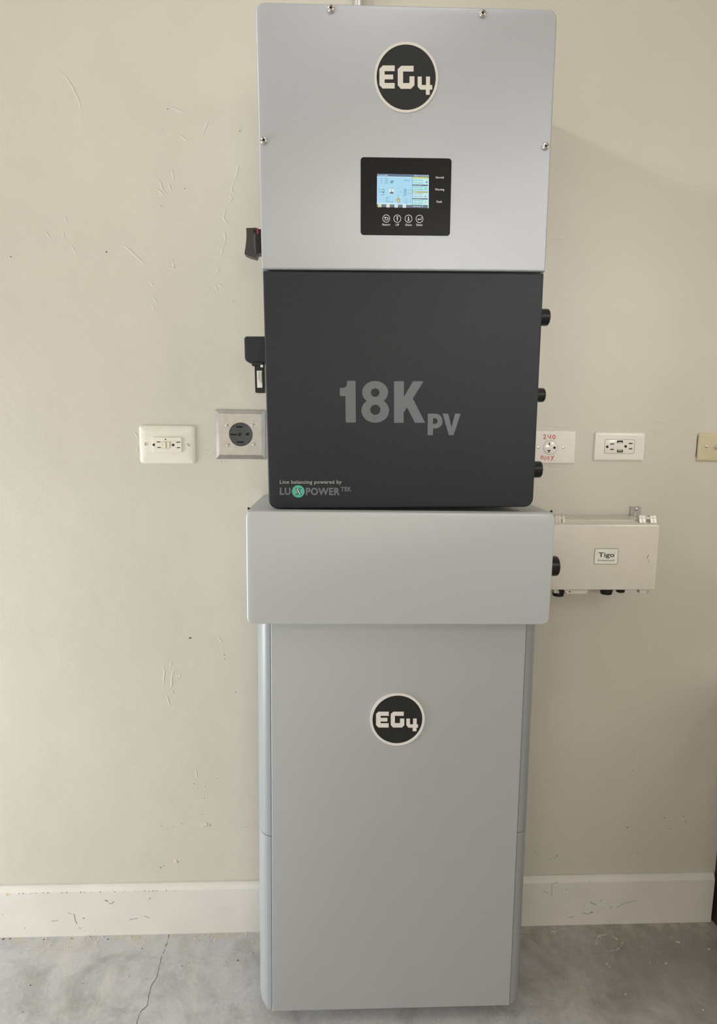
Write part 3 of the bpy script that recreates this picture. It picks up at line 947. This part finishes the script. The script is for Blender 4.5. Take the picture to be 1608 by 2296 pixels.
# --- right side: round black cable plugs
def side_plug(parent, frame, u0, u1, v0, v1, yl, xin, name='cable_plug', cap=True):
    xo, zt_ = frame.px(u1 - 4, v0, yl)
    xi, zb_ = frame.px(u0, v1, yl)
    R_ = (zt_ - zb_) / 2
    zc = (zt_ + zb_) / 2
    g = link(name, lathe(name, [(R_, xin), (R_, xo - 0.0045), (R_ * 0.97, xo - 0.002), (R_ * 0.86, xo - 0.0004), (R_ * 0.7, xo)], 'x', (0, yl, zc), 28), 'black', parent, 35)
    if cap:
        link('plug_collar', lathe('plug_collar', [(R_ * 1.08, xin - 0.001), (R_ * 1.08, xin + 0.004)], 'x', (0, yl, zc), 12), 'black', g)
    return g


side_plug(inv, FI, 1217, 1235, 692.5, 731, 0.075, hw - 0.009)
side_plug(inv, FI, 1208, 1225, 870, 902, 0.075, hw - 0.009)
side_plug(inv, FI, 1201, 1218, 1034, 1071, 0.075, hw - 0.009)

# ================================================================== wireway box under the inverter
FB = Frame((0, -0.28241, 1.04), lean=0.0, roll=0.00402)
wb = thing('wireway_box', 'wide light grey metal box below the charcoal cover, above the floor-standing cabinet', 'box', FB)
bl_, br_, bt, bb_ = -0.2962, 0.3027, 0.0990, -0.1249
link('front_cover', slab('front_cover', bl_, br_, bb_, bt, 0.0125, [(0, 0.012), (0, 0.0028), (0.0006, 0.0012), (0.0018, 0.0003), (0.003, 0.0)]), 'lgrey', wb, 50)
link('body', box('body', bl_ + 0.0005, br_ - 0.0005, 0.0135, 0.2805, bb_ + 0.001, bt - 0.0008, 0.001), 'lgrey', wb)
link('top_flange', box('top_flange', bl_ + 0.001, br_ - 0.001, 0.0125, 0.0215, bt - 0.0008, bt + 0.0006), 'lgrey', wb)
for sx in (bl_ + 0.003, br_ - 0.003):
    link('corner_screw', lathe('corner_screw', [(0.0022, 0), (0.0022, 0.003), (0.0012, 0.0038)], 'z', (sx, 0.017, bt + 0.0006), 10), 'hole', wb)
side_plug(wb, FB, 1238, 1255.5, 1247, 1291, 0.10, br_ - 0.001)

# ================================================================== battery cabinet on the floor
FP = Frame((0.0047, -0.25652 - 0.5 * 0.02314, 0.0), lean=0.02314, roll=0.00231)
bat = thing('battery_cabinet', 'tall grey floor-standing battery cabinet with round black emblem, lowest unit of the stack', 'battery', FP)
pw, pz0, pz1 = 0.2612, 0.0362, 0.913
link('front_panel', slab('front_panel', -pw, pw, pz0, pz1, 0.0012, [(0, 0.020), (0, 0.0012), (0.0006, 0.0003), (0.0014, 0.0)]), 'bgrey', bat, 50)
link('body', box('body', -pw + 0.003, pw - 0.003, 0.0205, 0.236, pz0 + 0.004, pz1 - 0.004), 'bgrey', bat)
seam = 0.4435


def side_cover(sgn, z0, z1, top, bottom):
    """curved side shell: plan profile from the front edge round to the flat flank, with a rounded upper or lower rear corner"""
    prof = []
    fx, fy, d, w = pw + 0.0022, 0.0030, 0.052, 0.030
    for i in range(9):
        a = math.pi / 2 * i / 8
        prof.append((fx + w * math.sin(a), fy + d * (1 - math.cos(a))))
    prof.append((fx + w, 0.232))
    inner = [(fx + w - 0.004, 0.232), (fx + w - 0.004, 0.06), (pw + 0.001, 0.0215), (pw + 0.001, 0.004)]
    loop = prof + inner
    rows = []
    # (height, pull-in) rows: ends of the shell roll inwards
    hs = []
    if bottom:
        hs += [(z0 + 0.013 * (1 - math.cos(math.radians(t))), 0.013 * (1 - math.sin(math.radians(t)))) for t in (0, 30, 60, 90)]
    else:
        hs += [(z0, 0.0005), (z0 + 0.0008, 0.0)]
    if top:
        hs += [(z1 - 0.012 * (1 - math.sin(math.radians(t))), 0.012 * (1 - math.cos(math.radians(t)))) for t in (0, 30, 60, 85)]
    else:
        hs += [(z1 - 0.0008, 0.0), (z1, 0.0005)]
    for z, pull in hs:
        row = []
        for x, y in loop:
            over = max(0.0, x - (fx + w - 0.02))
            k = over / 0.02
            row.append((sgn * (x - pull * k), y, z))
        rows.append(row)
    return loft('side_cover', rows)


for sgn in (-1, 1):
    link('side_cover', side_cover(sgn, pz0 + 0.002, seam, False, True), 'side', bat, 45)
    link('side_cover', side_cover(sgn, seam + 0.0012, pz1 + 0.001, True, False), 'side', bat, 45)
for fx_ in (-0.225, 0.215):
    link('foot', lathe('foot', [(0.020, 0.0015), (0.021, 0.006), (0.012, 0.010), (0.008, 0.041)], 'z', (fx_, 0.062, 0), 20), 'pad', bat, 40)
    link('foot', lathe('foot', [(0.020, 0.006), (0.021, 0.010), (0.012, 0.014), (0.008, 0.041)], 'z', (fx_, 0.20, 0), 20), 'pad', bat, 40)
emblem(bat, FP, (800, 1530, 8.933), (813, 730), 545, 525, 0.912, LET_B, -0.0002, 'embdisc', 'embwhite', 0.0036)

# ================================================================== beige junction enclosure on the wall
YJ = -0.125
FJ = Frame((0, 0, 1.02))
enc = thing('junction_enclosure', 'beige plastic junction enclosure with hinged lid and small white sticker on right wall', 'enclosure', FJ)
jl, jr, jz0, jz1 = 0.345, 0.600, 0.942 - 1.02, 1.091 - 1.02
link('body', slab('body', jl + 0.004, jr - 0.004, jz0 + 0.004, jz1 + 0.004, 0.006, [(0, -0.006), (0, -0.098)]), 'beigebox', enc, 40)
link('lid', slab('lid', jl, jr, jz0, jz1 + 0.0015, 0.005, [(0, -0.0985), (0, YJ + 0.004), (0.0015, YJ + 0.001), (0.004, YJ)]), 'beigebox', enc, 40)
link('lid_rib', box('lid_rib', jl + 0.028, jr - 0.045, -0.097, -0.088, jz1 + 0.004, jz1 + 0.0075, 0.001), 'beigebox', enc)
c = FJ.crop(1180, 1100, 4.729, -0.10)
for pair in ((318, 352, 392), (1208, 1242, 1325, 1358)):
    hx = [c(a, 300)[0] for a in pair]
    hz = c(pair[0], 292)[1]
    barrel = link('hinge', lathe('hinge', [(0.0032, hx[0] - 0.002), (0.0032, hx[-1] + 0.002)], 'x', (0, -0.1, hz), 14), 'beigebox', enc, 40)
    for x in hx:
        kn = [(-0.106, hz - 0.010), (-0.101, hz + 0.0055), (-0.096, hz + 0.0065), (-0.090, hz + 0.003), (-0.086, hz - 0.010)]
        link('hinge_knuckle', loft('hinge_knuckle', [[(x - 0.0032, y, z) for y, z in kn], [(x + 0.0032, y, z) for y, z in kn]]), 'beigebox', barrel)
# metal mounting tab, screw and keyhole
c0 = FJ.crop(1180, 1100, 4.729, -0.003)
x0, z1 = c0(1108, 166); x1, z0 = c0(1211, 290)
tab = link('mounting_tab', box('mounting_tab', x0, x1, -0.0035, 0.0, z0 - 0.02, z1, 0.0004), 'steel', enc)
sx, sz = c0(1165, 195)
link('tab_screw', lathe('tab_screw', [(0.0042, -0.0035), (0.0042, -0.0045), (0.003, -0.0062), (0.001, -0.0068)], 'y', (sx, 0, sz), 18), 'chrome', tab, 40)
kx = c0(1156, 250)
link('keyhole', slab('keyhole', kx[0] - 0.0022, kx[0] + 0.0022, kx[1] - 0.006, kx[1] + 0.006, 0.002, [(0, -0.0034), (0, -0.0038)]), 'galv', tab)
link('back_tab', box('back_tab', 0.36, 0.38, -0.0062, 0.0, jz0 + 0.02, jz1 - 0.02), 'steel', enc)
link('back_tab', box('back_tab', 0.56, 0.58, -0.0062, 0.0, jz0 + 0.02, jz1 - 0.02), 'steel', enc)
# bottom flange, cable glands, latches
c1 = FJ.crop(1180, 1100, 4.729, -0.11)
fl = [c1(398, 1050), (c1(655, 1050)), c1(632, 1092), c1(425, 1090)]
fo = link('bottom_flange', prism('bottom_flange', [fl], -0.112, -0.106), 'beigebox', enc)
hx, hz = c1(457, 1070)
link('flange_hole', lathe('flange_hole', [(0.0016, -0.1124), (0.0016, -0.1118)], 'y', (hx, 0, hz), 12), 'hole', fo)
for a0, a1, b, yy in ((272, 402, 1119, -0.075), (780, 913, 1100, -0.055), (948, 1046, 1080, -0.045)):
    cg = FJ.crop(1180, 1100, 4.729, yy)
    xa, zz = cg(a0, b); xb, _ = cg(a1, b)
    R = (xb - xa) / 2
    link('cable_gland', lathe('cable_gland', [(R, jz0 + 0.0042), (R, (jz0 + zz) / 2), (R * 0.86, zz + 0.002), (R * 0.6, zz)], 'z', ((xa + xb) / 2, yy, 0), 24), 'black', enc, 40)
for a0, a1 in ((288, 330), (1190, 1284)):
    xa, za = c1(a0, 1058); xb, zb2 = c1(a1, 1082)
    lt = link('latch', box('latch', xa, xb, -0.116, -0.102, zb2, jz0 + 0.0005, 0.0008), 'beigebox', enc)
    link('latch_clip', box('latch_clip', xb - 0.004, xb + 0.001, -0.118, -0.1162, zb2 + 0.0005, zb2 + 0.006), 'galv', lt)
# sticker
cs = FJ.crop(1180, 1100, 4.729, YJ - 0.0004)
x0, z1 = cs(727, 612); x1, z0 = cs(970, 783)
stk = link('sticker', slab('sticker', x0, x1, z0, z1, 0.0035, [(0, YJ + 0.0002), (0, YJ - 0.0003)]), 'olive', enc, label='white sticker with olive border and printed name')
link('sticker_face', slab('sticker_face', x0 + 0.0012, x1 - 0.0012, z0 + 0.0012, z1 - 0.0012, 0.0028, [(0, YJ - 0.0002), (0, YJ - 0.0005)]), 'paper', stk)
link('lettering', text_mesh('lettering', 'Tigo', cs, (766, 656, 936, 720), YJ - 0.0008, YJ - 0.0004, 0.014), 'ink', stk)
link('lettering', text_mesh('lettering', 'Enhanced', cs, (762, 729, 933, 749), YJ - 0.0008, YJ - 0.0004, 0.006), 'olive', stk)
dx, dz = cs(941, 664)
link('lettering', lathe('lettering', [(0.0007, YJ - 0.0007), (0.0007, YJ - 0.0004)], 'y', (dx, 0, dz), 10), 'ink', stk)
link('scratch', ribbon('scratch', [(lerp_poly(cs, [(1282, 718), (1292, 695), (1300, 678)]), 0.0008), (lerp_poly(cs, [(1296, 728), (1298, 770)]), 0.0004)], YJ - 0.0004, YJ), 'speck', enc)


# ================================================================== outlets and wall plates
def pscrew(parent, x, z, y, r=0.0034, m='chrome', ang=0.2):
    s = link('plate_screw', lathe('plate_screw', [(r, y + 0.0005), (r, y - 0.0006), (r * 0.8, y - 0.0016), (r * 0.3, y - 0.002)], 'y', (x, 0, z), 16), m, parent, 40)
    dxx, dzz = math.cos(ang) * r * 0.9, math.sin(ang) * r * 0.9
    link('screw_slot', ribbon('screw_slot', [([(x - dxx, z - dzz), (x + dxx, z + dzz)], r * 0.28)], y - 0.0022, y - 0.0012), 'hole', s)


def slot(parent, c, l, t, r, b, y, name='slot', m='hole', rad=0.0003, d=0.0003):
    xa, za = c(l, t); xb, zb2 = c(r, b)
    return link(name, slab(name, xa, xb, zb2, za, rad, [(0, y + 0.0003), (0, y - d)], 3), m, parent)


def ground(parent, c, cx_, cy_, w, h, y):
    """D-shaped ground hole lying on its side, round towards the left"""
    pts = [(cx_ + w / 2, cy_ - h / 2), (cx_ + w / 2, cy_ + h / 2)] + [(cx_ - 0.1 * w - w * 0.4 * math.sin(math.radians(a)), cy_ + h / 2 * math.cos(math.radians(a))) for a in range(0, 181, 20)]
    link('ground_hole', prism('ground_hole', [lerp_poly(c, pts)], y - 0.0003, y + 0.0003), 'hole', parent)


# cream plate with test/reset receptacle, far left
zf = at_y(375, 997).z
F1 = Frame((at_y(375, 997).x, 0, zf))
o1 = thing('gfci_outlet', 'cream oversized wall plate with test-and-reset outlet, leftmost plate on the wall', 'outlet', F1)
c = F1.crop(300, 900, 5.025, -0.004)
x0, z1 = c(54, 267); x1, z0 = c(698, 702)
link('cover_plate', slab('cover_plate', x0, x1, z0, z1, 0.008, [(0, 0), (0, -0.0016), (0.0010, -0.0030), (0.004, -0.0044), (0.010, -0.0058), (0.016, -0.0064)]), 'ivory', o1, 50)
cr = F1.crop(300, 900, 5.025, -0.0095)
x0, z1 = cr(207, 403); x1, z0 = cr(541, 573)
rc = link('receptacle', slab('receptacle', x0, x1, z0, z1, 0.0018, [(0, -0.006), (0, -0.0088), (0.0007, -0.0095)]), 'recept', o1, 40)
for a, b, w in ((280, 457, 44), (285, 519, 40), (500, 460, 44), (503, 521, 38)):
    slot(rc, cr, a - w / 2, b - 5, a + w / 2, b + 5, -0.0095)
ground(rc, cr, 224, 489, 26, 26, -0.0095)
ground(rc, cr, 443, 491, 27, 26, -0.0095)
px_, pz_ = cr(358, 427)
link('indicator_hole', lathe('indicator_hole', [(0.0016, -0.0098), (0.0016, -0.0093)], 'y', (px_, 0, pz_), 12), 'hole', rc)
px_, pz_ = cr(361, 549)
link('indicator_dot', lathe('indicator_dot', [(0.0016, -0.0098), (0.0012, -0.0101)], 'y', (px_, 0, pz_), 12), 'paper', rc)
slot(rc, cr, 317, 448, 412, 533, -0.0095, 'button_surround', 'almond', 0.0012, 0.0002)
slot(rc, cr, 326, 457, 360, 527, -0.0095, 'push_button', 'recept', 0.001, 0.0016)
slot(rc, cr, 376, 455, 405, 526, -0.0095, 'push_button', 'recept', 0.001, 0.0016)
cc = F1.crop(300, 900, 5.025, -0.0064)
pscrew(o1, *cc(131, 482), -0.0064, 0.0036, 'recept', 1.5)
pscrew(o1, *cc(614, 490), -0.0064, 0.0038, 'recept', -0.6)

# square steel plate with the four-prong range receptacle
pc2 = at_y(540, 974)
F2 = Frame((pc2.x, 0, pc2.z))
o2 = thing('range_outlet', 'square brushed steel wall plate with black four-prong range outlet, left of the charcoal cover', 'outlet', F2)
c = F2.crop(300, 900, 5.025, -0.003)
x0, z1 = c(914, 90); x1, z0 = c(1490, 652)
link('cover_plate', slab('cover_plate', x0, x1, z0, z1, 0.0008, [(0, 0), (0, -0.0012), (0.0012, -0.0030), (0.0090, -0.0058), (0.0098, -0.0060)], 2), 'steel', o2)
cr = F2.crop(300, 900, 5.025, -0.0075)
cx, cz = cr(1204, 372)
R = (cr(1338, 372)[0] - cr(1071, 372)[0]) / 2
rc = link('receptacle', lathe('receptacle', [(R, -0.0055), (R, -0.0078), (R * 0.95, -0.0086), (R * 0.9, -0.0082), (R * 0.88, -0.0080)], 'y', (cx, 0, cz), 44), 'dgrey', o2, 40)
cr = F2.crop(300, 900, 5.025, -0.0082)
for l, t, r, b in ((1150, 272, 1226, 303), (1156, 444, 1238, 474), (1086, 360, 1165, 388)):
    slot(rc, cr, l - 3, t - 4, r + 4, b + 4, -0.0081, 'slot_rim', 'print', 0.0004, 0.0002)
    slot(rc, cr, l, t, r, b, -0.0084)
px_, pz_ = cr(1193, 373)
link('centre_hole', lathe('centre_hole', [(0.0037, -0.0087), (0.0037, -0.008)], 'y', (px_, 0, pz_), 20), 'hole', rc)
slot(rc, cr, 1262, 340, 1306, 398, -0.0081, 'slot_rim', 'print', 0.0008, 0.0002)
ground(rc, cr, 1280, 369, 40, 44, -0.0084)
for a, b in ((1050, 262), (1345, 258), (1064, 488), (1358, 480)):
    pscrew(o2, *cr(a, b), -0.0060, 0.0044, 'chrome', random.uniform(-1, 1))

# white plate with red handwriting
pc3 = at_y(1233, 1001)
F3 = Frame((pc3.x, 0, pc3.z))
o3 = thing('single_outlet', 'glossy white wall plate with round outlet and red handwriting, right of the charcoal cover', 'outlet', F3)
c = F3.crop(1180, 940, 3.757, -0.004)
x1, z1 = c(424, 100); _, z0 = c(410, 378)
x0 = c(205, 238)[0] * 2 - x1
link('cover_plate', slab('cover_plate', x0, x1, z0, z1, 0.0012, [(0, 0), (0, -0.002), (0.001, -0.0036), (0.0030, -0.0052), (0.006, -0.0056)]), 'white', o3, 50)
cr = F3.crop(1180, 940, 3.757, -0.0062)
cx, cz = cr(204, 238)
link('joint_ring', lathe('joint_ring', [(0.0170, -0.0054), (0.0170, -0.00575)], 'y', (cx, 0, cz), 40), 'print', o3)
rc = link('receptacle', lathe('receptacle', [(0.0163, -0.0054), (0.0163, -0.0060), (0.0157, -0.0064)], 'y', (cx, 0, cz), 40), 'white', o3, 40)
cr = F3.crop(1180, 940, 3.757, -0.0065)
slot(rc, cr, 192, 196, 199, 221, -0.0064)
slot(rc, cr, 180, 259, 205, 267, -0.0064)
slot(rc, cr, 189, 266, 196, 283, -0.0064)
ground(rc, cr, 238, 240, 20, 20, -0.0064)
pscrew(o3, *c(310, 238), -0.0056, 0.0032, 'chrome', 0.6)
pscrew(o3, *c(98, 238), -0.0056, 0.0032, 'chrome', 0.1)
cw = F3.crop(1180, 940, 3.757, -0.0057)


def oval(a, b, rx, ry):
    return [(a + rx * math.sin(math.radians(t)), b - ry * math.cos(math.radians(t))) for t in range(0, 361, 30)]


ww = 0.0017
HW = [[(146, 142), (152, 131), (161, 131), (164, 142), (157, 154), (144, 166), (150, 162), (166, 166)], [(172, 164), (175, 167)],
      [(187, 132), (183, 152), (205, 151)], [(208, 128), (203, 168)], oval(234, 150, 11, 16)]
HW2 = [oval(133, 322, 10, 13), [(155, 346), (161, 313), (172, 342), (180, 312)], [(193, 311), (189, 345)], [(212, 310), (218, 326), (224, 327)], [(235, 306), (222, 330), (211, 350)]]
link('handwriting', ribbon('handwriting', [(lerp_poly(cw, s_), ww) for s_ in HW], -0.0058, -0.0055), 'redink', o3, label='red handwritten number')
link('handwriting', ribbon('handwriting', [(lerp_poly(cw, s_), ww) for s_ in HW2], -0.0058, -0.0055), 'redink', o3, label='red handwritten word')

# white plate with double outlet and usb ports
pc4 = at_y(1389, 1001)
F4 = Frame((pc4.x, 0, pc4.z))
o4 = thing('usb_outlet', 'glossy white wall plate with double outlet and two charging ports', 'outlet', F4)
c = F4.crop(1180, 940, 3.757, -0.004)
x0, z1 = c(580, 108); x1, z0 = c(988, 352)
link('cover_plate', slab('cover_plate', x0, x1, z0, z1, 0.004, [(0, 0), (0, -0.0022), (0.0008, -0.0040), (0.0028, -0.0054), (0.006, -0.0060)]), 'white', o4, 50)
cr = F4.crop(1180, 940, 3.757, -0.0062)
slot(o4, cr, 664, 169, 910, 291, -0.0058, 'joint_gap', 'print', 0.003, 0.0003)
x0, z1 = cr(667, 172); x1, z0 = cr(907, 288)
rc = link('receptacle', slab('receptacle', x0, x1, z0, z1, 0.0024, [(0, -0.0055), (0, -0.0063), (0.0005, -0.0066)]), 'white', o4, 40)
cr = F4.crop(1180, 940, 3.757, -0.0066)
for a, b, w in ((724, 209, 32), (722, 254, 28), (880, 204, 33), (879, 249, 27)):
    slot(rc, cr, a - w / 2, b - 4.5, a + w / 2, b + 4.5, -0.0066)
ground(rc, cr, 682, 232, 20, 20, -0.0066)
ground(rc, cr, 837, 229, 21, 20, -0.0066)
for a, b, yy in ((790, 190, 1), (790, 268, -1)):
    us = slot(rc, cr, a - 24, b - 11, a + 24, b + 11, -0.0066, 'usb_port')
    slot(rc, cr, a - 17, b + (2 if yy > 0 else -6), a + 17, b + (8 if yy > 0 else 0), -0.0068, 'usb_tongue', 'embwhite', 0.0003, 0.0003)

# almond plate with cable jack at the edge of the picture
pc5 = at_y(1605.5, 1002.5)
F5 = Frame((pc5.x, 0, pc5.z))
o5 = thing('cable_wall_plate', 'almond wall plate with round metal cable jack, rightmost plate on the wall', 'wall plate', F5)
c = F5.crop(1540, 950, 22.96, -0.004)
x0, z1 = c(640, 470); _, z0 = c(560, 1930)
link('cover_plate', slab('cover_plate', x0, -x0, z0, z1, 0.0018, [(0, 0), (0, -0.0022), (0.001, -0.0036), (0.0035, -0.005), (0.006, -0.0053)]), 'almond', o5, 50)
gx, gz = c(600, 900)
link('caulk_gap', ribbon('caulk_gap', [([(x0 - 0.0004, z1 - 0.006), (x0 - 0.0008, z1 - 0.02), (x0 - 0.0004, z1 - 0.034), (x0 - 0.0009, z0 + 0.024), (x0 - 0.0006, z0 + 0.010)], 0.0015)], -0.0006, 0.0), 'hole', o5)
pscrew(o5, *c(1000, 1195), -0.0053, 0.0036, 'chrome', 0.0)
jk = link('cable_jack', lathe('cable_jack', [(0.0078, -0.0050), (0.0078, -0.0075), (0.0072, -0.0082)], 'y', (0, 0, c(1560, 1190)[1]), 6), 'galv', o5)
link('jack_thread', lathe('jack_thread', [(0.0048, -0.008), (0.0048, -0.016), (0.0032, -0.0165), (0.003, -0.0150)], 'y', (0, 0, c(1560, 1190)[1]), 20), 'chrome', jk, 40)
pscrew(o5, -c(1000, 1195)[0], c(1000, 1195)[1], -0.0053, 0.0036, 'chrome', 0.0)

# ================================================================== conduit above the inverter
pm = at_y(804, 4, -0.014)
F6 = Frame((pm.x, -0.0135, 2.012))
cd = thing('conduit_pipe', 'round grey metal conduit running up the wall above the inverter', 'conduit', F6)
link('pipe', lathe('pipe', [(0.0115, 0.0), (0.0115, ZC - 2.012)], 'z', (0, 0, 0), 24), 'galv', cd, 40)
link('connector', lathe('connector', [(0.013, 0.0), (0.013, 0.02), (0.0122, 0.024)], 'z', (0, 0, 0), 16), 'galv', cd, 40)
link('pipe_strap', box('pipe_strap', -0.028, 0.028, 0.0115, 0.0135, 0.35, 0.37), 'galv', cd)

# ================================================================== dark wooden cabinet, just reaching into the right edge
F7 = Frame((1.188, -0.002, 0.0))
wc = thing('wooden_cabinet', 'dark brown wooden cabinet side at the right edge, beside the baseboard end', 'cabinet', F7)
cw_, ch, cdp = 0.30, 0.70, 0.46
link('side_panel', box('side_panel', -cw_ + 0.004, -cw_ + 0.022, -cdp, 0.0, 0.0, ch - 0.02, 0.001), 'wood', wc)
link('side_panel', box('side_panel', cw_ - 0.022, cw_ - 0.004, -cdp, 0.0, 0.0, ch - 0.02, 0.001), 'wood', wc)
link('top', box('top', -cw_, cw_, -cdp - 0.01, 0.0, ch - 0.0198, ch, 0.002), 'wood', wc)
link('back_panel', box('back_panel', -cw_ + 0.0225, cw_ - 0.0225, -0.01, 0.0, 0.0, ch - 0.0202), 'wood', wc)
link('plinth', box('plinth', -cw_ + 0.0225, cw_ - 0.0225, -cdp + 0.03, -cdp + 0.045, 0.0, 0.06), 'wood', wc)
for s_ in (-1, 1):
    xa, xb = sorted((s_ * 0.002, s_ * (cw_ - 0.024)))
    d = link('door', box('door', xa, xb, -cdp, -cdp + 0.018, 0.065, ch - 0.024, 0.001), 'wood', wc)
    link('knob', lathe('knob', [(0.005, -cdp + 0.001), (0.005, -cdp - 0.012), (0.012, -cdp - 0.016), (0.011, -cdp - 0.024)], 'y', (s_ * 0.03, 0, 0.42), 18), 'chrome', d, 40)
